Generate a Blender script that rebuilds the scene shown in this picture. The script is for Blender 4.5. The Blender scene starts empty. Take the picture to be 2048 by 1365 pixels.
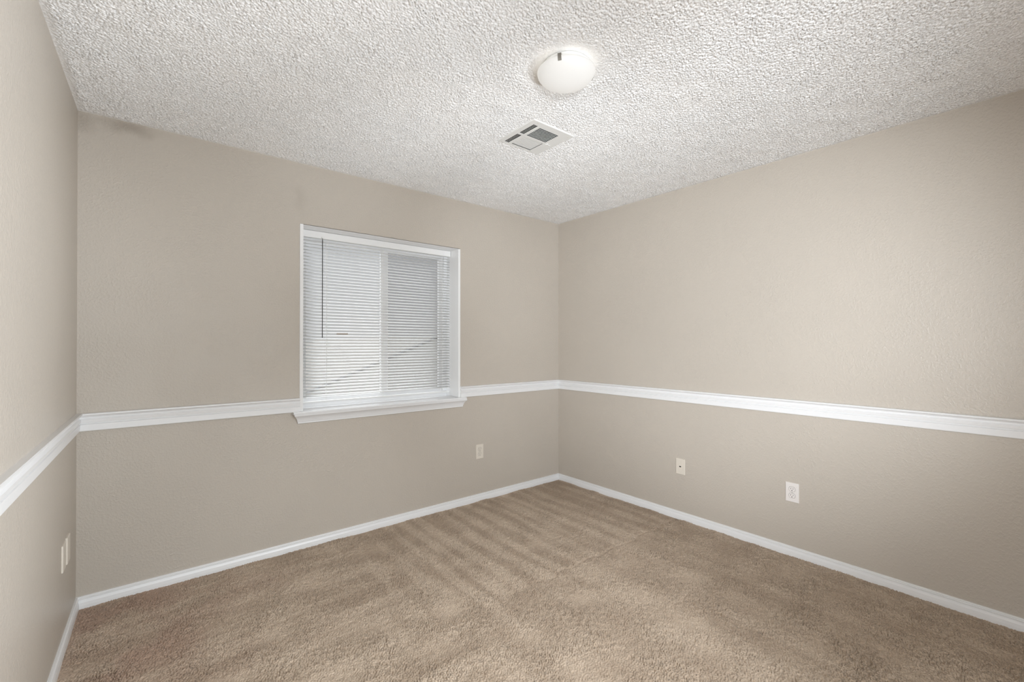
import bpy, bmesh, math, random
import numpy as np
from mathutils import Vector, Matrix

random.seed(7)
rng = np.random.default_rng(11)
SC = bpy.context.scene
COL = SC.collection
R = math.radians

YF = -1.0           # wall behind the camera
# ------------------------------------------------------------------ camera
cam_data = bpy.data.cameras.new('camera')
cam = bpy.data.objects.new('camera', cam_data)
COL.objects.link(cam)
SC.camera = cam
cam_data.sensor_width = 36.0
cam_data.lens = 895.858 / 2048.0 * 36.0
cam_data.shift_y = 1.222 / 2048.0
cam_data.clip_start = 0.02
cam.location = (0.0, 0.0, 1.2924)
cam.rotation_euler = (R(90.0 + 0.2844), R(0.0182), R(-39.2427))

# ------------------------------------------------------------------ view / world / lights
SC.view_settings.view_transform = 'Standard'
SC.view_settings.look = 'None'
SC.view_settings.exposure = 0.06
SC.view_settings.gamma = 1.0
SC.view_settings.use_curve_mapping = False
SC.cycles.max_bounces = 12
SC.cycles.diffuse_bounces = 8
SC.cycles.sample_clamp_indirect = 4.0

world = bpy.data.worlds.new('overcast_sky')
SC.world = world
world.use_nodes = True
wn, wl = world.node_tree.nodes, world.node_tree.links
wn.clear()
w_out = wn.new('ShaderNodeOutputWorld')
w_bg = wn.new('ShaderNodeBackground')
w_tc = wn.new('ShaderNodeTexCoord')
w_sep = wn.new('ShaderNodeSeparateXYZ')
w_ramp = wn.new('ShaderNodeValToRGB')
cr = w_ramp.color_ramp
SKY = [(0.0, (0.40, 0.36, 0.30)), (0.42, (0.40, 0.38, 0.35)), (0.47, (0.48, 0.48, 0.475)), (0.60, (0.50, 0.51, 0.52)),
       (0.68, (3.7, 3.85, 4.0)), (1.0, (4.6, 4.8, 5.0))]
cr.elements[0].position = 0.0
cr.elements[1].position = 1.0
for p_, _ in SKY[1:-1]:
    cr.elements.new(p_)
for e, (p_, c_) in zip(cr.elements, SKY):
    e.position = p_
    e.color = (*c_, 1)
w_map = wn.new('ShaderNodeMapRange')
w_map.inputs['From Min'].default_value = -1.0
w_map.inputs['From Max'].default_value = 1.0
wl.new(w_tc.outputs['Generated'], w_sep.inputs[0])
wl.new(w_sep.outputs['Z'], w_map.inputs['Value'])
wl.new(w_map.outputs[0], w_ramp.inputs[0])
wl.new(w_ramp.outputs[0], w_bg.inputs['Color'])
w_bg.inputs['Strength'].default_value = 1.0
wl.new(w_bg.outputs[0], w_out.inputs['Surface'])


def area_light(name, loc, rot, sx, sy, energy, color):
    l = bpy.data.lights.new(name, 'AREA')
    l.shape = 'RECTANGLE'
    l.size, l.size_y = sx, sy
    l.energy = energy
    l.color = color
    o = bpy.data.objects.new(name, l)
    o.location = loc
    o.rotation_euler = rot
    COL.objects.link(o)
    return o


def fill_spot(name, loc, aim, angle, energy):
    l = bpy.data.lights.new(name, 'SPOT')
    l.spot_size = R(angle)
    l.spot_blend = 1.0
    l.shadow_soft_size = 0.15
    l.energy = energy
    l.color = NEUTRAL
    o = bpy.data.objects.new(name, l)
    o.location = loc
    o.rotation_euler = (Vector(aim) - Vector(loc)).to_track_quat('-Z', 'Y').to_euler()
    COL.objects.link(o)
    return o


NEUTRAL = (0.94, 1.0, 1.065)
# added fill light, set in the opening of the unseen wall behind the camera
area_light('fill_rear', (0.35, YF - 0.06, 0.90), (R(90), 0, 0), 0.9, 1.5, 37.0, NEUTRAL)
# added fill spots behind the camera, balanced to brighten ceiling, walls and floor
fill_spot('fill_ceiling', (0.60, -0.85, 0.60), (2.30, 2.80, 2.50), 38, 95)
fill_spot('fill_ceiling_middle', (1.50, -0.85, 0.50), (1.50, 2.75, 2.50), 32, 125)
fill_spot('fill_ceiling_left', (1.80, -0.85, 0.60), (0.10, 2.80, 2.60), 42, 190)
fill_spot('fill_right', (-0.10, -0.80, 1.40), (3.06, 1.85, 1.52), 60, 500)
fill_spot('fill_left', (2.80, -0.80, 1.40), (-0.30, 1.20, 1.36), 49, 640)
fill_spot('fill_floor', (1.60, -0.80, 2.00), (1.10, 2.00, 0.00), 60, 180)

# ------------------------------------------------------------------ dimensions
H = 2.44
D = 3.0412          # wall with the window
XR = 3.0583         # right wall
XL = -0.2625        # left wall at the far corner
SL = -0.0216        # the left wall runs very slightly out of square


def xl(y):
    return XL + SL * (D - y)


# ------------------------------------------------------------------ materials
def mat(name):
    m = bpy.data.materials.new(name)
    m.use_nodes = True
    n, l = m.node_tree.nodes, m.node_tree.links
    b = n['Principled BSDF']
    return m, n, l, b


def simple(name, color, rough=0.5, spec=0.5, metal=0.0, bump=None):
    m, n, l, b = mat(name)
    b.inputs['Base Color'].default_value = (*color, 1)
    b.inputs['Roughness'].default_value = rough
    b.inputs['Specular IOR Level'].default_value = spec
    b.inputs['Metallic'].default_value = metal
    if bump:
        tc = n.new('ShaderNodeTexCoord')
        t = n.new('ShaderNodeTexNoise')
        t.inputs['Scale'].default_value = bump[0]
        t.inputs['Detail'].default_value = 3
        bp = n.new('ShaderNodeBump')
        bp.inputs['Strength'].default_value = bump[1]
        bp.inputs['Distance'].default_value = bump[2]
        l.new(tc.outputs['Object'], t.inputs['Vector'])
        l.new(t.outputs['Fac'], bp.inputs['Height'])
        l.new(bp.outputs[0], b.inputs['Normal'])
    return m


def noise(n, l, vec, scale, detail=3.0, rough=0.5):
    t = n.new('ShaderNodeTexNoise')
    t.inputs['Scale'].default_value = scale
    t.inputs['Detail'].default_value = detail
    t.inputs['Roughness'].default_value = rough
    l.new(vec, t.inputs['Vector'])
    return t.outputs['Fac']


def mrange(n, l, v, a, b, c, d):
    t = n.new('ShaderNodeMapRange')
    t.interpolation_type = 'SMOOTHSTEP'
    t.inputs['From Min'].default_value = a
    t.inputs['From Max'].default_value = b
    t.inputs['To Min'].default_value = c
    t.inputs['To Max'].default_value = d
    l.new(v, t.inputs['Value'])
    return t.outputs[0]


def math_(n, l, op, a, b):
    t = n.new('ShaderNodeMath')
    t.operation = op
    for i, v in enumerate((a, b)):
        if isinstance(v, (int, float)):
            t.inputs[i].default_value = v
        else:
            l.new(v, t.inputs[i])
    return t.outputs[0]


def mixc(n, l, fac, a, b):
    t = n.new('ShaderNodeMix')
    t.data_type = 'RGBA'
    if isinstance(fac, (int, float)):
        t.inputs[0].default_value = fac
    else:
        l.new(fac, t.inputs[0])
    for i, v in ((6, a), (7, b)):
        if isinstance(v, tuple):
            t.inputs[i].default_value = (*v, 1)
        else:
            l.new(v, t.inputs[i])
    return t.outputs[2]


WALL = (0.500, 0.452, 0.393)


def wall_material(name, stains=()):
    """satin greige paint over orange-peel drywall texture"""
    m, n, l, b = mat(name)
    tc = n.new('ShaderNodeTexCoord')
    P = tc.outputs['Object']
    big = noise(n, l, P, 1.3, 2)
    col = mixc(n, l, mrange(n, l, big, 0.3, 0.7, 0, 1), tuple(c * 0.985 for c in WALL), tuple(c * 1.015 for c in WALL))
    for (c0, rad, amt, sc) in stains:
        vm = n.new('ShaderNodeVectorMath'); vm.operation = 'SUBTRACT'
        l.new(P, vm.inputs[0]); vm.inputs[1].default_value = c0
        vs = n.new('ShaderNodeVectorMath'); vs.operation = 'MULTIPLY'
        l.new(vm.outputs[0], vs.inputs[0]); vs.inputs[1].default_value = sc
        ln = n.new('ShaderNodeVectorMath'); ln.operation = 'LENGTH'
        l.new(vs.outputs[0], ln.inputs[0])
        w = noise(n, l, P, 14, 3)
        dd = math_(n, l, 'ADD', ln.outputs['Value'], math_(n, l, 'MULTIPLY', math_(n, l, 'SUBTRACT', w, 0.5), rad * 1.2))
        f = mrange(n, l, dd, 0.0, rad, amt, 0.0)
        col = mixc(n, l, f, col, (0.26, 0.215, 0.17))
    l.new(col, b.inputs['Base Color'])
    b.inputs['Roughness'].default_value = 0.42
    b.inputs['Specular IOR Level'].default_value = 0.42
    fine = noise(n, l, P, 170, 3, 0.6)
    blob = mrange(n, l, noise(n, l, P, 95, 2), 0.42, 0.68, 0, 0.8)
    patch = mrange(n, l, noise(n, l, P, 5.5, 2), 0.35, 0.65, 0.6, 1.0)
    h = math_(n, l, 'MULTIPLY', math_(n, l, 'ADD', math_(n, l, 'MULTIPLY', fine, 0.8), blob), patch)
    bp = n.new('ShaderNodeBump')
    bp.inputs['Strength'].default_value = 0.40
    bp.inputs['Distance'].default_value = 0.0025
    l.new(h, bp.inputs['Height'])
    l.new(bp.outputs[0], b.inputs['Normal'])
    return m


M_wall = wall_material('greige_wall_paint')
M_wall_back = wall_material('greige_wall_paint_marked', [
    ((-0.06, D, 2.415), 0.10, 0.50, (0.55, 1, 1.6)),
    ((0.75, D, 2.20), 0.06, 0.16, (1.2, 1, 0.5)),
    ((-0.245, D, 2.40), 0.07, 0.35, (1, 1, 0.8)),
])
M_trim = simple('white_trim_enamel', (0.775, 0.775, 0.775), 0.33, 0.5, bump=(35, 0.03, 0.0012))
M_jamb = simple('glossy_white_jamb_paint', (0.83, 0.83, 0.825), 0.18, 0.8)
M_blind = simple('white_blind_vinyl', (0.80, 0.80, 0.79), 0.38, 0.5)
M_vinyl = simple('white_window_vinyl', (0.82, 0.82, 0.82), 0.35, 0.5)
M_wand = simple('dark_smoked_wand', (0.035, 0.035, 0.032), 0.22, 0.5)
M_cord = simple('white_ladder_cord', (0.80, 0.80, 0.78), 0.8, 0.2)
M_sticker = simple('beige_paper_label', (0.50, 0.45, 0.41), 0.7, 0.2)
M_ivory = simple('ivory_plate_plastic', (0.68, 0.625, 0.545), 0.35, 0.5)
M_white_plate = simple('white_plate_plastic', (0.74, 0.70, 0.67), 0.32, 0.5)
M_slot = simple('dark_slot', (0.02, 0.018, 0.016), 0.7, 0.2)
M_groove = simple('grey_plastic_groove', (0.22, 0.20, 0.18), 0.6, 0.3)
M_screw = simple('painted_screw', (0.52, 0.49, 0.44), 0.35, 0.5)
M_vent = simple('white_register_enamel', (0.74, 0.735, 0.71), 0.4, 0.5)
M_duct = simple('dark_sheet_metal', (0.05, 0.048, 0.042), 0.55, 0.3)
M_nickel = simple('brushed_nickel', (0.30, 0.29, 0.265), 0.35, 0.5, metal=1.0)
M_pan = simple('white_pan_enamel', (0.80, 0.80, 0.78), 0.4, 0.5)
M_stucco = simple('pale_stucco', (0.33, 0.322, 0.30), 1.0, 0.0, bump=(40, 0.3, 0.01))
M_fascia = simple('grey_fascia', (0.22, 0.22, 0.22), 0.6, 0.3)
M_shingle = simple('grey_shingles', (0.150, 0.143, 0.132), 1.0, 0.0, bump=(20, 0.5, 0.02))
M_ground = simple('desert_ground', (0.078, 0.076, 0.072), 1.0, 0.0, bump=(3, 0.4, 0.05))

# frosted glass of the ceiling lamp, lit from inside
M_bowl, n_, l_, b_ = mat('lit_frosted_glass')
b_.inputs['Base Color'].default_value = (0.40, 0.395, 0.385, 1)
b_.inputs['Roughness'].default_value = 0.45
b_.inputs['Emission Color'].default_value = (1.0, 0.975, 0.925, 1)
b_.inputs['Emission Strength'].default_value = 0.44

# clear window pane
M_glass, n_, l_, b_ = mat('clear_window_glass')
tr = n_.new('ShaderNodeBsdfTransparent'); tr.inputs[0].default_value = (0.94, 0.96, 0.95, 1)
gl = n_.new('ShaderNodeBsdfGlossy'); gl.inputs['Roughness'].default_value = 0.02
fr = n_.new('ShaderNodeFresnel'); fr.inputs['IOR'].default_value = 1.45
mx = n_.new('ShaderNodeMixShader')
l_.new(fr.outputs[0], mx.inputs[0]); l_.new(tr.outputs[0], mx.inputs[1]); l_.new(gl.outputs[0], mx.inputs[2])
l_.new(mx.outputs[0], n_['Material Output'].inputs['Surface'])

# fine insect mesh, too small to resolve: part see-through, part grey thread
M_screen, n_, l_, b_ = mat('grey_insect_mesh')
b_.inputs['Base Color'].default_value = (0.10, 0.10, 0.10, 1)
tr = n_.new('ShaderNodeBsdfTransparent')
mx = n_.new('ShaderNodeMixShader'); mx.inputs[0].default_value = 0.20
l_.new(tr.outputs[0], mx.inputs[1]); l_.new(b_.outputs[0], mx.inputs[2])
l_.new(mx.outputs[0], n_['Material Output'].inputs['Surface'])

# popcorn ceiling
M_ceil, n_, l_, b_ = mat('popcorn_ceiling')
tc = n_.new('ShaderNodeTexCoord')
P = tc.outputs['Object']
v = noise(n_, l_, P, 2.2, 3)
l_.new(mixc(n_, l_, mrange(n_, l_, v, 0.35, 0.65, 0, 1), (0.820, 0.810, 0.795), (0.835, 0.820, 0.800)), b_.inputs['Base Color'])
b_.inputs['Roughness'].default_value = 0.9
b_.inputs['Specular IOR Level'].default_value = 0.15
bp = n_.new('ShaderNodeBump'); bp.inputs['Strength'].default_value = 0.35; bp.inputs['Distance'].default_value = 0.003
l_.new(noise(n_, l_, P, 160, 2), bp.inputs['Height']); l_.new(bp.outputs[0], b_.inputs['Normal'])

# carpet: cut pile, its nap laid in stripes by a vacuum cleaner
M_carpet, n_, l_, b_ = mat('tan_carpet')
tc = n_.new('ShaderNodeTexCoord')
P = tc.outputs['Object']
sep = n_.new('ShaderNodeSeparateXYZ'); l_.new(P, sep.inputs[0])


def scaled(vec):
    mp = n_.new('ShaderNodeMapping'); mp.inputs['Scale'].default_value = vec
    l_.new(P, mp.inputs['Vector'])
    return mp.outputs[0]


warp = noise(n_, l_, P, 2.3, 2)
# strokes running away from the camera (constant x), beyond and before the end of the far strokes
ph = math_(n_, l_, 'ADD', math_(n_, l_, 'MULTIPLY', sep.outputs['X'], 46.0), math_(n_, l_, 'MULTIPLY', noise(n_, l_, scaled((2.2, 0.8, 1)), 1.0, 2), 9.0))
far_st = math_(n_, l_, 'ADD', math_(n_, l_, 'MULTIPLY', math_(n_, l_, 'SINE', ph, 0.0), 0.13), math_(n_, l_, 'MULTIPLY', noise(n_, l_, scaled((9.5, 0.9, 1)), 1.0, 2, 0.55), 1.0))
near_st = noise(n_, l_, scaled((4.6, 0.28, 1)), 1.35, 2, 0.5)
# strokes running along the window wall on the left half of the room
left_st = noise(n_, l_, scaled((0.9, 7.0, 1)), 1.1, 3, 0.6)
mott = noise(n_, l_, P, 5.0, 4, 0.62)
yy = math_(n_, l_, 'ADD', sep.outputs['Y'], math_(n_, l_, 'MULTIPLY', math_(n_, l_, 'SUBTRACT', warp, 0.5), 0.14))
xx = math_(n_, l_, 'ADD', sep.outputs['X'], math_(n_, l_, 'MULTIPLY', math_(n_, l_, 'SUBTRACT', warp, 0.5), 0.9))
far_zone = mrange(n_, l_, yy, 1.77, 1.85, 0, 1)
left_zone = mrange(n_, l_, xx, 0.75, 1.35, 1, 0)
s_far = math_(n_, l_, 'MULTIPLY', mrange(n_, l_, far_st, 0.36, 0.64, -1, 1), 0.8)
s_near = math_(n_, l_, 'MULTIPLY', mrange(n_, l_, near_st, 0.34, 0.66, -1, 1), 0.6)
s_left = mrange(n_, l_, left_st, 0.34, 0.66, -1, 1)


def mixf(fac, a, b):
    t = n_.new('ShaderNodeMix'); t.data_type = 'FLOAT'
    l_.new(fac, t.inputs[0]); l_.new(a, t.inputs[2]); l_.new(b, t.inputs[3])
    return t.outputs[0]


nap = mixf(left_zone, mixf(far_zone, s_near, s_far), s_left)
nap = math_(n_, l_, 'ADD', math_(n_, l_, 'MULTIPLY', nap, 0.5), mrange(n_, l_, mott, 0.3, 0.7, -0.36, 0.36))
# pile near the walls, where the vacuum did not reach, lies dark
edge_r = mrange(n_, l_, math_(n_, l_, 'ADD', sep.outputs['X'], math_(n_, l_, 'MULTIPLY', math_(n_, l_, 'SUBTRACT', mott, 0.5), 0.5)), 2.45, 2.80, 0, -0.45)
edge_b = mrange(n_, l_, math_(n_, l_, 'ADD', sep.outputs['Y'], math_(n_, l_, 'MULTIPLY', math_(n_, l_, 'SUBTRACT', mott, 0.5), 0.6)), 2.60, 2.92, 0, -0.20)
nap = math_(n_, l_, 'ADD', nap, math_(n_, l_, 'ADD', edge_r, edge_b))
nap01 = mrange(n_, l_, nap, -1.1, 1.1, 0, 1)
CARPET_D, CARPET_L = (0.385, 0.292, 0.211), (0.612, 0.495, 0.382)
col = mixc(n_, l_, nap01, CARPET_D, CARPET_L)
# reddish worn patch in the left corner
rx = mrange(n_, l_, math_(n_, l_, 'ADD', xx, 0.0), -0.30, 0.75, 1, 0)
ry = mrange(n_, l_, sep.outputs['Y'], 1.2, 2.7, 0, 1)
rp = mrange(n_, l_, noise(n_, l_, P, 3.2, 3), 0.38, 0.62, 0.25, 1)
red = math_(n_, l_, 'MULTIPLY', math_(n_, l_, 'MULTIPLY', rx, ry), rp)
col = mixc(n_, l_, math_(n_, l_, 'MULTIPLY', red, 0.9), col, (0.385, 0.250, 0.185))
# tuft colour variation
tf = mrange(n_, l_, noise(n_, l_, P, 210, 2, 0.6), 0.3, 0.7, 0.0, 1.0)
col = mixc(n_, l_, math_(n_, l_, 'MULTIPLY', tf, 0.22), col, (0.55, 0.46, 0.37))
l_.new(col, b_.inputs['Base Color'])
b_.inputs['Roughness'].default_value = 0.95
b_.inputs['Specular IOR Level'].default_value = 0.1
b_.inputs['Sheen Weight'].default_value = 0.15
b_.inputs['Sheen Roughness'].default_value = 0.5
bp = n_.new('ShaderNodeBump'); bp.inputs['Strength'].default_value = 0.5; bp.inputs['Distance'].default_value = 0.004
l_.new(noise(n_, l_, P, 260, 2), bp.inputs['Height']); l_.new(bp.outputs[0], b_.inputs['Normal'])


# ------------------------------------------------------------------ mesh helpers
def link(name, me, material, parent=None, smooth=False):
    o = bpy.data.objects.new(name, me)
    if material is not None:
        me.materials.append(material)
    COL.objects.link(o)
    if parent is not None:
        o.parent = parent
    if smooth:
        me.polygons.foreach_set('use_smooth', [True] * len(me.polygons))
    return o


def obj(name, bm, material, parent=None, smooth=False, bevel=0.0, seg=2):
    bmesh.ops.recalc_face_normals(bm, faces=bm.faces)
    if bevel:
        bmesh.ops.bevel(bm, geom=[e for e in bm.edges if len(e.link_faces) == 2 and e.calc_face_angle(0) > 0.6],
                        offset=bevel, segments=seg, affect='EDGES', profile=0.6)
    me = bpy.data.meshes.new(name)
    bm.to_mesh(me)
    bm.free()
    return link(name, me, material, parent, smooth)


def empty(name, loc=(0, 0, 0), rotz=0.0):
    o = bpy.data.objects.new(name, None)
    o.empty_display_size = 0.05
    o.location = loc
    o.rotation_euler = (0, 0, rotz)
    COL.objects.link(o)
    return o


def tag(o, label, cat, group=None):
    o['label'] = label
    o['category'] = cat
    if group:
        o['group'] = group
    return o


def struct(o):
    o['kind'] = 'structure'
    return o


def add_box(bm, x0, x1, y0, y1, z0, z1, m=None):
    vs = [bm.verts.new((x, y, z)) for z in (z0, z1) for y in (y0, y1) for x in (x0, x1)]
    for f in ((0, 2, 3, 1), (4, 5, 7, 6), (0, 1, 5, 4), (1, 3, 7, 5), (3, 2, 6, 7), (2, 0, 4, 6)):
        bm.faces.new([vs[i] for i in f])
    if m is not None:
        for v_ in vs:
            v_.co = m @ v_.co
    return vs


def add_prism(bm, poly, y0, y1):
    """poly in x,z extruded along y"""
    a = [bm.verts.new((x, y0, z)) for x, z in poly]
    b = [bm.verts.new((x, y1, z)) for x, z in poly]
    k = len(poly)
    bm.faces.new(a)
    bm.faces.new(list(reversed(b)))
    for i in range(k):
        bm.faces.new([a[i], b[i], b[(i + 1) % k], a[(i + 1) % k]])


def sweep(bm, p0, p1, nrm, prof, k0=0.0, k1=0.0):
    """profile (offset from wall, z) swept from p0 to p1; the ends are cut by k*offset (mitres)"""
    p0, p1, nrm = Vector(p0), Vector(p1), Vector(nrm).normalized()
    t = (p1 - p0).normalized()
    A, B = [], []
    for o, z in prof:
        a = p0 + nrm * o + t * (k0 * o)
        b = p1 + nrm * o - t * (k1 * o)
        A.append(bm.verts.new((a.x, a.y, z)))
        B.append(bm.verts.new((b.x, b.y, z)))
    k = len(prof)
    for i in range(k):
        j = (i + 1) % k
        bm.faces.new([A[i], A[j], B[j], B[i]])
    bm.faces.new(A)
    bm.faces.new(list(reversed(B)))


def lathe(bm, prof, seg=48, cx=0, cy=0):
    rings = []
    for r, z in prof:
        if r < 1e-6:
            rings.append([bm.verts.new((cx, cy, z))])
        else:
            rings.append([bm.verts.new((cx + r * math.cos(2 * math.pi * i / seg), cy + r * math.sin(2 * math.pi * i / seg), z)) for i in range(seg)])
    for a, b in zip(rings, rings[1:]):
        for i in range(seg):
            j = (i + 1) % seg
            if len(a) == 1 and len(b) == 1:
                continue
            if len(a) == 1:
                bm.faces.new([a[0], b[i], b[j]])
            elif len(b) == 1:
                bm.faces.new([a[i], a[j], b[0]])
            else:
                bm.faces.new([a[i], a[j], b[j], b[i]])


def bandnoise(xs, ys, step, wl_m, seed, width=0.45):
    """band-limited random field on a regular grid, wavelength wl_m, unit variance"""
    g = np.random.default_rng(seed)
    nx, ny = len(xs), len(ys)
    F = np.fft.rfft2(g.standard_normal((ny, nx)))
    ky = np.fft.fftfreq(ny, step)[:, None]
    kx = np.fft.rfftfreq(nx, step)[None, :]
    k = np.sqrt(kx * kx + ky * ky) + 1e-9
    F *= np.exp(-(np.log(k * wl_m) / width) ** 2)
    f = np.fft.irfft2(F, s=(ny, nx))
    return f / f.std()


def heightfield(name, xs, ys, Z, material):
    nx, ny = len(xs), len(ys)
    X, Y = np.meshgrid(xs, ys)
    co = np.stack([X, Y, Z], -1).reshape(-1, 3).astype(np.float32)
    i = np.arange(ny - 1)[:, None] * nx + np.arange(nx - 1)[None, :]
    q = np.stack([i, i + 1, i + nx + 1, i + nx], -1).reshape(-1, 4).astype(np.int32)
    me = bpy.data.meshes.new(name)
    me.vertices.add(len(co)); me.vertices.foreach_set('co', co.ravel())
    me.loops.add(q.size); me.loops.foreach_set('vertex_index', q.ravel())
    me.polygons.add(len(q)); me.polygons.foreach_set('loop_start', np.arange(0, q.size, 4, dtype=np.int32))
    me.update(calc_edges=True)
    me.validate()
    return link(name, me, material, None, True)


# ------------------------------------------------------------------ shell
T = 0.12
OX0, OX1, OZ0, OZ1 = 0.751, 1.948, 0.847, 2.056      # opening in the window wall
WT = 0.235                                           # thickness of the window wall

bm = bmesh.new()
xa, xb = XL - 0.25, XR + T
add_box(bm, xa, OX0, D, D + WT, -0.05, H + 0.02)
add_box(bm, OX1, xb, D, D + WT, -0.05, H + 0.02)
add_box(bm, OX0, OX1, D, D + WT, -0.05, OZ0)
add_box(bm, OX0, OX1, D, D + WT, OZ1, H + 0.02)
bmesh.ops.remove_doubles(bm, verts=bm.verts, dist=1e-5)
struct(obj('wall_back', bm, M_wall_back))

bm = bmesh.new()
add_box(bm, XR, XR + T, YF - T, D, -0.05, H + 0.02)
struct(obj('wall_right', bm, M_wall))

bm = bmesh.new()
vs = add_box(bm, -1, 0, YF - T, D, -0.05, H + 0.02)
for v_ in vs:
    v_.co.x = xl(v_.co.y) - (T if v_.co.x < -0.5 else 0)
struct(obj('wall_left', bm, M_wall))

bm = bmesh.new()
FX0, FX1, FZ0, FZ1 = -0.12, 0.82, -0.05, 2.03
add_box(bm, xl(YF) - T, FX0, YF - T, YF, -0.05, H + 0.02)
add_box(bm, FX1, XR, YF - T, YF, -0.05, H + 0.02)
add_box(bm, FX0, FX1, YF - T, YF, FZ1, H + 0.02)
struct(obj('wall_front', bm, M_wall))

# --- ceiling: sprayed popcorn texture as real relief
step = 0.003
VX0, VX1, VY0, VY1 = 1.551, 1.743, 1.719, 1.971      # duct opening behind the register
xs = np.arange(-0.37, XR + 0.02, step)
ys_f = np.arange(-0.10, D + 0.02, step)
ys = np.concatenate([np.array([YF - 0.02, -0.6, -0.25]), ys_f])
f1 = bandnoise(xs, ys_f, step, 0.0098, 1, 0.55)
f2 = bandnoise(xs, ys_f, step, 0.022, 2, 0.5)
f3 = bandnoise(xs, ys_f, step, 0.22, 3, 0.6)
h = 1.0 - np.exp(-np.clip(1.25 + 0.95 * f1 + 0.45 * f2, 0.0, None) ** 1.3)      # blunt grains, narrow pits between them
h = 0.0078 * h * (1 + 0.10 * f3)
X, Y = np.meshgrid(xs, ys_f)
edge = np.clip(np.minimum(np.minimum(X - (XL + SL * (D - Y)), XR - X), D - Y) / 0.03, 0.25, 1)
h = h * edge
dl = np.hypot(X - 1.336, Y - 1.283)
h *= np.clip((dl - 0.10) / 0.10, 0.15, 1)
zc = H - h
inside = (X > VX0 - 0.012) & (X < VX1 + 0.012) & (Y > VY0 - 0.012) & (Y < VY1 + 0.012)
zc[inside] = H + 0.085
Z = np.concatenate([np.full((3, len(xs)), H - 0.002), zc])
struct(heightfield('ceiling', xs, ys, Z, M_ceil))

# --- carpeted floor: real tufts
step = 0.003
xs = np.arange(-0.37, XR + 0.02, step)
ys_f = np.arange(-0.10, D + 0.02, step)
ys = np.concatenate([np.array([YF - 0.02, -0.6, -0.2]), ys_f])
c1 = bandnoise(xs, ys_f, step, 0.0100, 21, 0.55)
c2 = bandnoise(xs, ys_f, step, 0.045, 22, 0.6)
c3 = bandnoise(xs, ys_f, step, 0.35, 23, 0.6)
amp = 0.0110 * (1 + 0.18 * c3)
hc = 1.0 - np.exp(-np.clip(0.95 + 0.85 * c1 + 0.35 * c2, 0, None) ** 1.3)
X, Y = np.meshgrid(xs, ys_f)
edge = np.clip(np.minimum(np.minimum(X - (XL + SL * (D - Y)), XR - X), D - Y) / 0.05, 0.0, 1)
hc = 1.0 - (1.0 - hc) * (0.35 + 0.65 * edge)
# crease where the far vacuum strokes ended
crease = np.exp(-((Y - 1.80 - 0.012 * bandnoise(xs, ys_f, step, 0.25, 24, 0.5)) / 0.011) ** 2) * np.clip((X - 1.25) / 0.5, 0, 1)
hc = amp * hc - 0.0105 - 0.006 * crease
Z = np.concatenate([np.full((3, len(xs)), -0.002), hc])
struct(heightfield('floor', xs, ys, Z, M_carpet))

# --- baseboards and chair rail
BB = [(0, -0.004), (0.0135, -0.004), (0.0135, 0.012), (0.0118, 0.026), (0.0080, 0.035), (0.0062, 0.0400),
      (0.0118, 0.042), (0.0118, 0.046), (0.0085, 0.0475), (0.0095, 0.052), (0.0075, 0.0555), (0, 0.056)]
CH = [(0, 0.863), (0.0105, 0.863), (0.0135, 0.8655), (0.0145, 0.896), (0.0085, 0.8995), (0.0085, 0.9030), (0.0160, 0.9050),
      (0.0185, 0.920), (0.0110, 0.9270), (0.0115, 0.9315), (0.0190, 0.9395), (0.0240, 0.9430), (0.0240, 0.948), (0.0205, 0.951), (0, 0.951)]
nl = Vector((1, SL, 0)).normalized()       # into the room from the left wall
cl = Vector((xl(D), D, 0))
fl = Vector((xl(YF), YF, 0))
cb = Vector((XR, D, 0))
fb = Vector((XR, YF, 0))
K = 1.0


def run(name, p0, p1, nrm, prof, k0, k1, m=M_trim):
    b = bmesh.new()
    sweep(b, p0, p1, nrm, prof, k0, k1)
    return struct(obj(name, b, m))


run('baseboard_left', cl, fl, nl, BB, K, K)
run('baseboard_back', cl, cb, (0, -1, 0), BB, K, K)
run('baseboard_right', cb, fb, (-1, 0, 0), BB, K, K)
run('trim_1', cl, fl, nl, CH, K, K)
run('trim_2', cl, (OX0, D, 0), (0, -1, 0), CH, K, 0)
run('trim_3', (OX1, D, 0), cb, (0, -1, 0), CH, 0, K)
run('trim_4', cb, fb, (-1, 0, 0), CH, K, K)

# ------------------------------------------------------------------ window
win = struct(empty('window_1', (1.35, D + 0.2, 0.865)))


def wpart(name, bm_, m, parent=win, **kw):
    o = obj(name, bm_, m, None, **kw)
    o.parent = parent
    o.matrix_parent_inverse = Matrix.Translation(-Vector((1.35, D + 0.2, 0.865)))
    return o


JL, JR = 0.772, 1.929
b = bmesh.new(); add_box(b, OX0 + 0.0005, JL, D - 0.003, D + WT, 0.866, 2.0545)
wpart('jamb', b, M_jamb, bevel=0.0012)
b = bmesh.new(); add_box(b, JR, OX1 - 0.0005, D - 0.003, D + WT, 0.866, 2.0515)
wpart('jamb', b, M_jamb, bevel=0.0012)
b = bmesh.new(); add_box(b, JL, JR, D + 0.002, D + WT, 2.0500, 2.0525)
wpart('head_board', b, M_trim)

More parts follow.
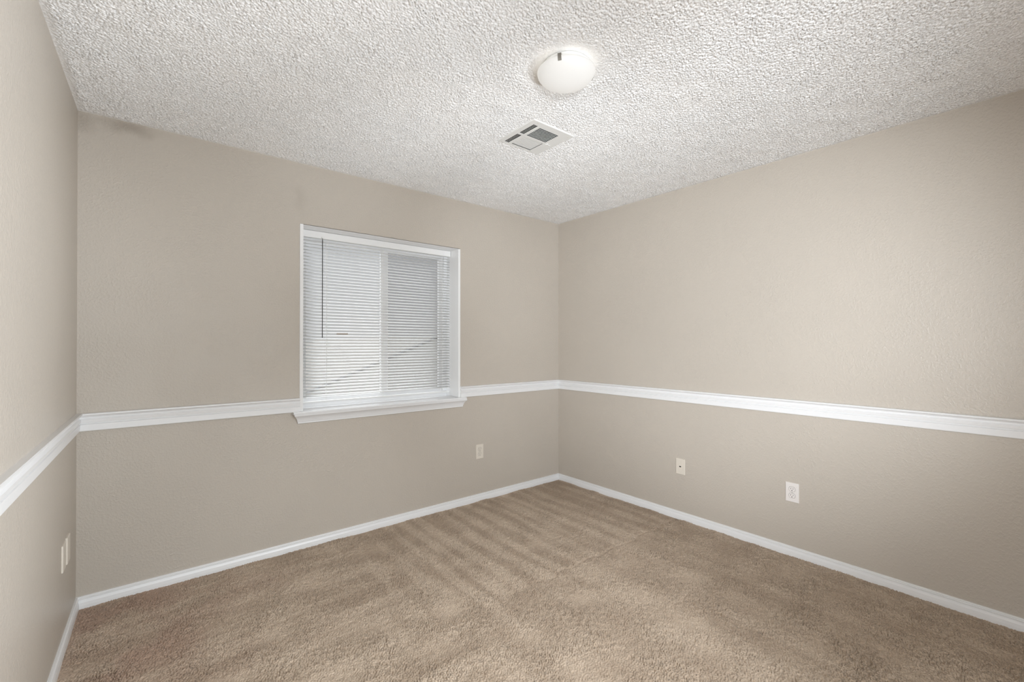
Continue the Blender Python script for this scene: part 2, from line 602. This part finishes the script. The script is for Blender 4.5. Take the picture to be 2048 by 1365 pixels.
# stool with horns and rounded nose
b = bmesh.new()
poly = [(0.709, D), (0.709, D - 0.044), (1.985, D - 0.044), (1.985, D), (OX1 - 0.001, D), (OX1 - 0.001, D + WT), (OX0 + 0.001, D + WT), (OX0 + 0.001, D)]
lo = [b.verts.new((x, y, 0.850)) for x, y in poly]
hi = [b.verts.new((x, y, 0.8655)) for x, y in poly]
b.faces.new(lo); b.faces.new(hi)
for i in range(len(poly)):
    j = (i + 1) % len(poly)
    b.faces.new([lo[i], lo[j], hi[j], hi[i]])
bmesh.ops.recalc_face_normals(b, faces=b.faces)
bmesh.ops.bevel(b, geom=[e for e in b.edges if all(v_.co.y < D - 0.04 for v_ in e.verts) and abs(e.verts[0].co.z - e.verts[1].co.z) < 1e-4],
                offset=0.0055, segments=4, affect='EDGES')
stool = wpart('window_sill', b, M_trim)
for nx_, ny_ in ((0.933, 3.105), (1.140, 3.095), (1.351, 3.093), (1.571, 3.099), (1.796, 3.110)):
    b = bmesh.new()
    lathe(b, [(0.0, 0.8660), (0.0013, 0.8660), (0.0016, 0.8657), (0.0016, 0.8640)], 10, nx_, ny_)
    o = obj('nail_head', b, M_screw, None)
    o.parent = stool
    o.matrix_parent_inverse = Matrix.Translation(-Vector((1.35, D + 0.2, 0.865)))

# crown-shaped apron with returned ends
AP = [(0, 0.789), (0.0085, 0.789), (0.0105, 0.792), (0.0100, 0.7975), (0.0125, 0.803), (0.0150, 0.8125), (0.0195, 0.823),
      (0.0260, 0.832), (0.0320, 0.838), (0.0345, 0.8405), (0.0345, 0.8505), (0, 0.8505)]
b = bmesh.new()
sweep(b, (0.749, D, 0), (1.958, D, 0), (0, -1, 0), AP, -1.0, -1.0)
wpart('apron', b, M_trim)

# vinyl slider unit
FY0, FY1 = D + 0.175, D + 0.225
b = bmesh.new()
fw = 0.030
add_box(b, JL, JL + fw, FY0, FY1, 0.8655, 2.050)
add_box(b, JR - fw, JR, FY0, FY1, 0.8655, 2.050)
add_box(b, JL + fw, JR - fw, FY0, FY1, 0.8655, 0.8655 + fw)
add_box(b, JL + fw, JR - fw, FY0, FY1, 2.050 - fw, 2.050)
wpart('window_frame', b, M_vinyl)


def sash(x0, x1, y0, y1):
    b = bmesh.new()
    w = 0.032
    z0, z1 = 0.8655 + fw + 0.0005, 2.050 - fw - 0.0005
    add_box(b, x0, x0 + w, y0, y1, z0, z1)
    add_box(b, x1 - w, x1, y0, y1, z0, z1)
    add_box(b, x0 + w, x1 - w, y0, y1, z0, z0 + w)
    add_box(b, x0 + w, x1 - w, y0, y1, z1 - w, z1)
    s = wpart('sash', b, M_vinyl)
    g = bmesh.new()
    add_box(g, x0 + w, x1 - w, (y0 + y1) / 2 - 0.0015, (y0 + y1) / 2 + 0.0015, z0 + w, z1 - w)
    p = obj('pane', g, M_glass, None)
    p.parent = s
    p.matrix_parent_inverse = Matrix.Translation(-Vector((1.35, D + 0.2, 0.865)))
    return s


sash(JL + fw + 0.0005, 1.393, FY0 + 0.005, FY0 + 0.023)
sash(1.395, JR - fw - 0.0005, FY0 + 0.026, FY0 + 0.044)
b = bmesh.new()
add_box(b, 1.396, JR - fw - 0.001, FY1 - 0.003, FY1 - 0.002, 0.8655 + fw, 2.050 - fw)
wpart('insect_screen', b, M_screen)

# ------------------------------------------------------------------ blind
YB = D + 0.132                                # plane the slats hang in
BX0, BX1 = JL + 0.004, JR - 0.004
blind = tag(empty('window_blind', (1.35, YB, 0.897)),
            'white horizontal mini blind hanging inside the window recess, slats partly open', 'window blind')
BT = Matrix.Translation(-Vector((1.35, YB, 0.897)))


def bpart(name, bm_, m, parent=blind, **kw):
    o = obj(name, bm_, m, None, **kw)
    o.parent = parent
    o.matrix_parent_inverse = BT
    return o


b = bmesh.new()
add_box(b, BX0, BX1, YB - 0.022, YB + 0.018, 2.004, 2.0485)
bpart('headrail', b, M_blind, bevel=0.0025)
TILT = R(24.0)                                # room edge hangs low
NS, PITCH, ZT = 50, 0.02125, 1.983


def slat_mesh():
    b = bmesh.new()
    w, sag, th, k = 0.025, 0.0021, 0.0004, 7
    up, dn = [], []
    for i in range(k):
        t = i / (k - 1) - 0.5
        u = t * w
        v_ = sag * (1 - 4 * t * t)
        for lst, off in ((up, th), (dn, 0.0)):
            y = u * math.cos(TILT) - (v_ + off) * math.sin(TILT)
            z = u * math.sin(TILT) + (v_ + off) * math.cos(TILT)
            lst.append((b.verts.new((BX0 - 1.35, y, z)), b.verts.new((BX1 - 1.35, y, z))))
    for lst in (up, dn):
        for a, c in zip(lst, lst[1:]):
            b.faces.new([a[0], a[1], c[1], c[0]])
    for i in (0, -1):
        b.faces.new([up[i][0], up[i][1], dn[i][1], dn[i][0]])
    for s in (0, 1):
        b.faces.new([x[s] for x in up] + [x[s] for x in reversed(dn)])
    bmesh.ops.recalc_face_normals(b, faces=b.faces)
    me = bpy.data.meshes.new('slat')
    b.to_mesh(me); b.free()
    me.materials.append(M_blind)
    me.polygons.foreach_set('use_smooth', [len(p.vertices) == 4 for p in me.polygons])
    return me


SM = slat_mesh()
slats = []
for i in range(NS):
    s = bpy.data.objects.new('slat', SM)
    s.location = (0, 0, ZT - i * PITCH - 0.897)
    s.rotation_euler = (random.uniform(-0.02, 0.02), random.uniform(-0.0006, 0.0006), 0)
    COL.objects.link(s)
    s.parent = blind
    slats.append(s)
b = bmesh.new()
add_box(b, BX0, BX1, YB - 0.0125, YB + 0.0125, 0.897, 0.9085)
bpart('bottom_rail', b, M_blind, bevel=0.003)
for lx in (0.952, 1.352, 1.853):
    b = bmesh.new()
    for dy in (-0.0125, 0.0125):
        add_box(b, lx - 0.0009, lx + 0.0009, YB + dy - 0.0006, YB + dy + 0.0006, 0.903, 2.006)
    for i in range(NS):
        z = ZT - i * PITCH - 0.0018
        add_box(b, lx - 0.0005, lx + 0.0005, YB - 0.0122, YB + 0.0122, z - 0.0003, z + 0.0003,
                Matrix.Translation((0, YB, z)) @ Matrix.Rotation(TILT, 4, 'X') @ Matrix.Translation((0, -YB, -z)))
    bpart('ladder_cord', b, M_cord)
# tilt wand
b = bmesh.new()
lathe(b, [(0.0, 1.334), (0.0026, 1.334), (0.0030, 1.338), (0.0027, 1.36), (0.0027, 1.990), (0.0018, 1.996), (0.0018, 2.006), (0.0, 2.006)], 6, 0.9175, D + 0.098)
wand = bpart('tilt_wand', b, M_wand)
wand['label'] = 'dark slim tilt wand'
b = bmesh.new()
add_box(b, 0.9145, 0.9205, D + 0.096, YB - 0.021, 2.004, 2.010)
bpart('wand_hook', b, M_blind)
# small paper label stuck on the front edge of one slat
zs = 1.362
b = bmesh.new()
add_box(b, 1.018, 1.096, YB - 0.0128, YB - 0.0122, zs - 0.006, zs + 0.006)
o = bpart('paper_label', b, M_sticker)
o['label'] = 'small beige paper label'

# ------------------------------------------------------------------ outlets and wall plates


def plate_bm(w, h_, t):
    b = bmesh.new()
    add_box(b, -w / 2, w / 2, -t, 0.001, -h_ / 2, h_ / 2)
    bmesh.ops.recalc_face_normals(b, faces=b.faces)
    fr = [e for e in b.edges if all(v_.co.y < -t + 1e-5 for v_ in e.verts)]
    bmesh.ops.bevel(b, geom=fr, offset=t * 0.62, segments=3, affect='EDGES', profile=0.6)
    return b


def cover(name, loc, rz, w, h_, t, m):
    th = empty(name, loc, rz)
    obj('cover_plate', plate_bm(w, h_, t), m, th)
    return th


def screw(parent, z, t, m=M_screw):
    b = bmesh.new()
    vs_ = []
    lathe(b, [(0.0, 0.0012), (0.0022, 0.0010), (0.0031, 0.0), (0.0031, -0.002)], 14)
    bmesh.ops.rotate(b, verts=b.verts, cent=(0, 0, 0), matrix=Matrix.Rotation(R(90), 3, 'X'))
    bmesh.ops.translate(b, verts=b.verts, vec=(0, -t, z))
    return obj('screw', b, m, parent, smooth=True)


def duplex(loc, rz, m, t=0.0055):
    th = cover('wall_outlet', loc, rz, 0.073, 0.117, t, m)
    for zc_ in (0.0195, -0.0195):
        b = bmesh.new()
        pts = []
        for k in range(40):           # round face with flat top and bottom
            a = 2 * math.pi * k / 40
            pts.append((0.0172 * math.cos(a), max(-0.0140, min(0.0140, 0.0172 * math.sin(a))) + zc_))
        pts = list(dict.fromkeys(pts))
        # shadow groove around the receptacle
        add_prism(b, pts, -t - 0.0016, -t + 0.002)
        rc = obj('receptacle', b, m, th, bevel=0.0005, seg=1)
        g = bmesh.new()
        for k in range(40):
            a0, a1 = 2 * math.pi * k / 40, 2 * math.pi * (k + 1) / 40
            q = []
            for a, rr, cc in ((a0, 0.0172, 0.0140), (a1, 0.0172, 0.0140), (a1, 0.0186, 0.0154), (a0, 0.0186, 0.0154)):
                q.append(g.verts.new((rr * math.cos(a), -t - 0.00015, max(-cc, min(cc, rr * math.sin(a))) + zc_)))
            g.faces.new(q)
        bmesh.ops.remove_doubles(g, verts=g.verts, dist=1e-6)
        obj('groove', g, M_groove, rc)
        for (sx, w, hh, dz) in ((-0.0064, 0.0022, 0.0088, 0.0035), (0.0064, 0.0022, 0.0070, 0.0035)):
            s = bmesh.new()
            add_box(s, sx - w / 2, sx + w / 2, -t - 0.0018, -t - 0.0014, zc_ + dz - hh / 2, zc_ + dz + hh / 2)
            obj('slot', s, M_slot, rc)
        s = bmesh.new()
        pts = [(0.0026 * math.cos(a), zc_ - 0.0072 + 0.0026 * math.sin(a)) for a in [math.pi * (1 + k / 10) for k in range(11)]]
        pts += [(0.0026, zc_ - 0.0050), (-0.0026, zc_ - 0.0050)]
        add_prism(s, pts, -t - 0.0018, -t - 0.0014)
        obj('ground_hole', s, M_slot, rc)
    screw(th, 0.0, t)
    return th


def jack_plate(loc, rz, m, t=0.0055, wide=0.0145):
    th = cover('jack_plate', loc, rz, 0.071, 0.115, t, m)
    b = bmesh.new()
    add_box(b, -0.011, 0.011, -t - 0.0012, -t + 0.001, -0.011, 0.011)
    j = obj('jack', b, m, th, bevel=0.0006, seg=1)
    s = bmesh.new()
    add_box(s, -wide / 2, wide / 2, -t - 0.0016, -t - 0.0010, -0.0045, 0.0035)
    obj('slot', s, M_slot, j)
    screw(th, 0.0415, t, m)
    screw(th, -0.0415, t, m)
    return th


tag(duplex((2.1365, D, 0.403), 0, M_ivory), 'ivory duplex outlet low on the wall below and right of the window', 'outlet')
tag(jack_plate((XR, 1.777, 0.387), R(-90), M_ivory), 'ivory jack plate with one small dark slot on the right wall', 'wall plate')
tag(duplex((XR, 1.039, 0.385), R(-90), M_white_plate), 'white duplex outlet on the right wall, nearest the camera', 'outlet')
rl = math.atan2(nl.y, nl.x) + R(90)
tag(cover('wall_plate', (xl(2.773), 2.773, 0.389), rl, 0.072, 0.116, 0.0075, M_ivory),
    'pale wall plate on the left wall, the one closer to the corner', 'wall plate')
o = cover('wall_plate', (xl(2.676), 2.676, 0.389), rl, 0.070, 0.112, 0.0055, M_ivory)
tag(o, 'pale wall plate on the left wall, the one farther from the corner', 'wall plate')

# ------------------------------------------------------------------ ceiling register
reg = tag(empty('ceiling_vent', (1.668, 1.834, H)), 'square white air vent with dark louvres set in the textured ceiling', 'vent')
RT = Matrix.Translation(-Vector((1.668, 1.834, H)))


def rpart(name, b, m, **kw):
    o = obj(name, b, m, None, **kw)
    o.parent = reg
    o.matrix_parent_inverse = RT
    return o


EX0, EX1, EY0, EY1 = 1.514, 1.823, 1.677, 1.990
zf = H - 0.0105                                # underside of the face
holes = [(1.552, 1.581, 1.721, 1.836), (1.552, 1.581, 1.853, 1.967),
         (1.602, 1.743, 1.728, 1.836), (1.602, 1.743, 1.856, 1.967)]
gx = sorted({EX0 + .008, EX1 - .008, *[h_[0] for h_ in holes], *[h_[1] for h_ in holes]})
gy = sorted({EY0 + .008, EY1 - .008, *[h_[2] for h_ in holes], *[h_[3] for h_ in holes]})
b = bmesh.new()
for i in range(len(gx) - 1):
    for j in range(len(gy) - 1):
        mx_, my_ = (gx[i] + gx[i + 1]) / 2, (gy[j] + gy[j + 1]) / 2
        if any(a < mx_ < c and d_ < my_ < e_ for a, c, d_, e_ in holes):
            continue
        add_box(b, gx[i], gx[i + 1], gy[j], gy[j + 1], zf, zf + 0.0012)
# sloping outer lip up to the ceiling
ring0 = [(EX0 + .008, EY0 + .008), (EX1 - .008, EY0 + .008), (EX1 - .008, EY1 - .008), (EX0 + .008, EY1 - .008)]
ring1 = [(EX0, EY0), (EX1, EY0), (EX1, EY1), (EX0, EY1)]
A = [b.verts.new((x, y, zf)) for x, y in ring0]
B = [b.verts.new((x, y, H - 0.003)) for x, y in ring1]
for i in range(4):
    b.faces.new([A[i], A[(i + 1) % 4], B[(i + 1) % 4], B[i]])
rpart('face_plate', b, M_vent)


def bank(hole, along, n, ang, wid):
    x0, x1, y0, y1 = hole
    b = bmesh.new()
    for i in range(n):
        t = (i + 0.5) / n
        if along == 'x':
            c = Vector(((x0 + x1) / 2, y0 + (y1 - y0) * t, zf + 0.0045))
            m = Matrix.Translation(c) @ Matrix.Rotation(ang, 4, 'X')
            add_box(b, -(x1 - x0) / 2, (x1 - x0) / 2, -wid / 2, wid / 2, -0.0005, 0.0005, m)
        else:
            c = Vector((x0 + (x1 - x0) * t, (y0 + y1) / 2, zf + 0.0045))
            m = Matrix.Translation(c) @ Matrix.Rotation(-ang, 4, 'Y')
            add_box(b, -wid / 2, wid / 2, -(y1 - y0) / 2, (y1 - y0) / 2, -0.0005, 0.0005, m)
    return rpart('louvre_bank', b, M_vent)


bank(holes[0], 'y', 3, R(42), 0.010)
bank(holes[1], 'y', 3, R(42), 0.010)
bank(holes[2], 'x', 9, R(46), 0.0125)
bank(holes[3], 'x', 10, R(10), 0.0135)
b = bmesh.new()
x0, x1, y0, y1, z0, z1 = VX0 - 0.008, VX1 + 0.008, VY0 - 0.008, VY1 + 0.008, H - 0.004, H + 0.08
vv = add_box(b, x0, x1, y0, y1, z0, z1)
bmesh.ops.delete(b, geom=[f for f in b.faces if all(v_.co.z < H for v_ in f.verts)], context='FACES')
rpart('duct', b, M_duct)
b = bmesh.new()
add_box(b, 1.760, 1.764, 1.836, 1.852, zf - 0.006, zf)
add_box(b, 1.764, 1.788, 1.843, 1.847, zf - 0.004, zf - 0.002)
lev = rpart('damper_lever', b, M_vent)
for sx, sy in ((1.560, 1.697), (1.545, 1.984), (1.794, 1.711), (1.761, 1.978)):
    b = bmesh.new()
    lathe(b, [(0.0, zf - 0.0012), (0.0026, zf - 0.001), (0.0034, zf)], 12, sx, sy)
    rpart('screw', b, M_screw)

# ------------------------------------------------------------------ ceiling lamp
LX, LY = 1.336, 1.283
lamp = tag(empty('ceiling_lamp', (LX, LY, H)), 'round frosted glass flush-mount lamp glowing white on the ceiling', 'ceiling lamp')
b = bmesh.new()
lathe(b, [(0.0, -0.002), (0.095, -0.002), (0.098, -0.006), (0.098, -0.018), (0.0, -0.020)], 48)
obj('ceiling_pan', b, M_pan, lamp, smooth=False)
b = bmesh.new()
prof = []
for i in range(17):
    t = i / 16 * math.pi / 2
    prof.append((0.1184 * math.cos(t), -0.030 - 0.0558 * math.sin(t)))
inner = [(max(0, r - 0.004 * (1 if r > 0.004 else 0)), z + 0.004) for r, z in reversed(prof)]
inner[0] = (0.0, inner[0][1])
prof[-1] = (0.0, prof[-1][1])
lathe(b, [(0.1150, -0.028)] + prof, 64)
lathe(b, [(r, z) for r, z in inner[:-1]] + [(0.1150, -0.028)], 64)
bmesh.ops.remove_doubles(b, verts=b.verts, dist=1e-5)
obj('glass_bowl', b, M_bowl, lamp, smooth=True)
for k in range(3):
    a = R(-148.5) + k * R(120)
    b = bmesh.new()
    m = Matrix.Rotation(a, 4, 'Z')
    pa = [(0.098, -0.0215), (0.1196, -0.0215), (0.1200, -0.0330), (0.1172, -0.0410), (0.1135, -0.0480)]
    pb = [(0.1122, -0.0472), (0.1160, -0.0402), (0.1186, -0.0328), (0.1184, -0.0229), (0.098, -0.0229)]
    add_prism(b, pa + pb, -0.0072, 0.0072)
    bmesh.ops.rotate(b, verts=b.verts, cent=(0, 0, 0), matrix=m)
    obj('clip', b, M_nickel, lamp)
bulb = bpy.data.lights.new('lamp_bulb', 'POINT')
bulb.energy = 0.25
bulb.shadow_soft_size = 0.02
bulb.color = (1.0, 0.95, 0.87)
bo = bpy.data.objects.new('lamp_bulb', bulb)
bo.location = (0, 0, -0.036)
COL.objects.link(bo)
bo.parent = lamp

# ------------------------------------------------------------------ outdoors
GZ = -3.0
b = bmesh.new()
add_box(b, -30, 40, D + 0.6, 60, GZ - 0.1, GZ)
struct(obj('ground', b, M_ground))
hy = 9.0
px_, pz_ = 5.115, 1.43
house = tag(empty('neighbour_house', (px_, hy + 3, GZ)), 'pale stucco gabled house seen outside through the blind slats', 'house')
HT = Matrix.Translation(-Vector((px_, hy + 3, GZ)))


def hpart(name, b, m):
    o = obj(name, b, m, None)
    o.parent = house
    o.matrix_parent_inverse = HT
    return o


s = 0.385
hw = 4.6
b = bmesh.new()
add_prism(b, [(px_ - hw, GZ), (px_ + hw, GZ), (px_ + hw, pz_ - s * hw), (px_, pz_), (px_ - hw, pz_ - s * hw)], hy, hy + 9)
hpart('wall', b, M_stucco)
for sg in (-1, 1):
    b = bmesh.new()
    e_ = hw + 0.4
    add_prism(b, [(px_, pz_ + 0.005), (px_ + sg * e_, pz_ + 0.005 - s * e_), (px_ + sg * e_, pz_ + 0.03 - s * e_), (px_, pz_ + 0.03)], hy - 0.005, hy + 9.3)
    hpart('roof', b, M_shingle)
    b = bmesh.new()
    add_prism(b, [(px_, pz_ - 0.005), (px_ + sg * e_, pz_ - 0.005 - s * e_), (px_ + sg * e_, pz_ + 0.022 - s * e_), (px_, pz_ + 0.022)], hy - 0.02, hy - 0.005)
    hpart('fascia', b, M_fascia)
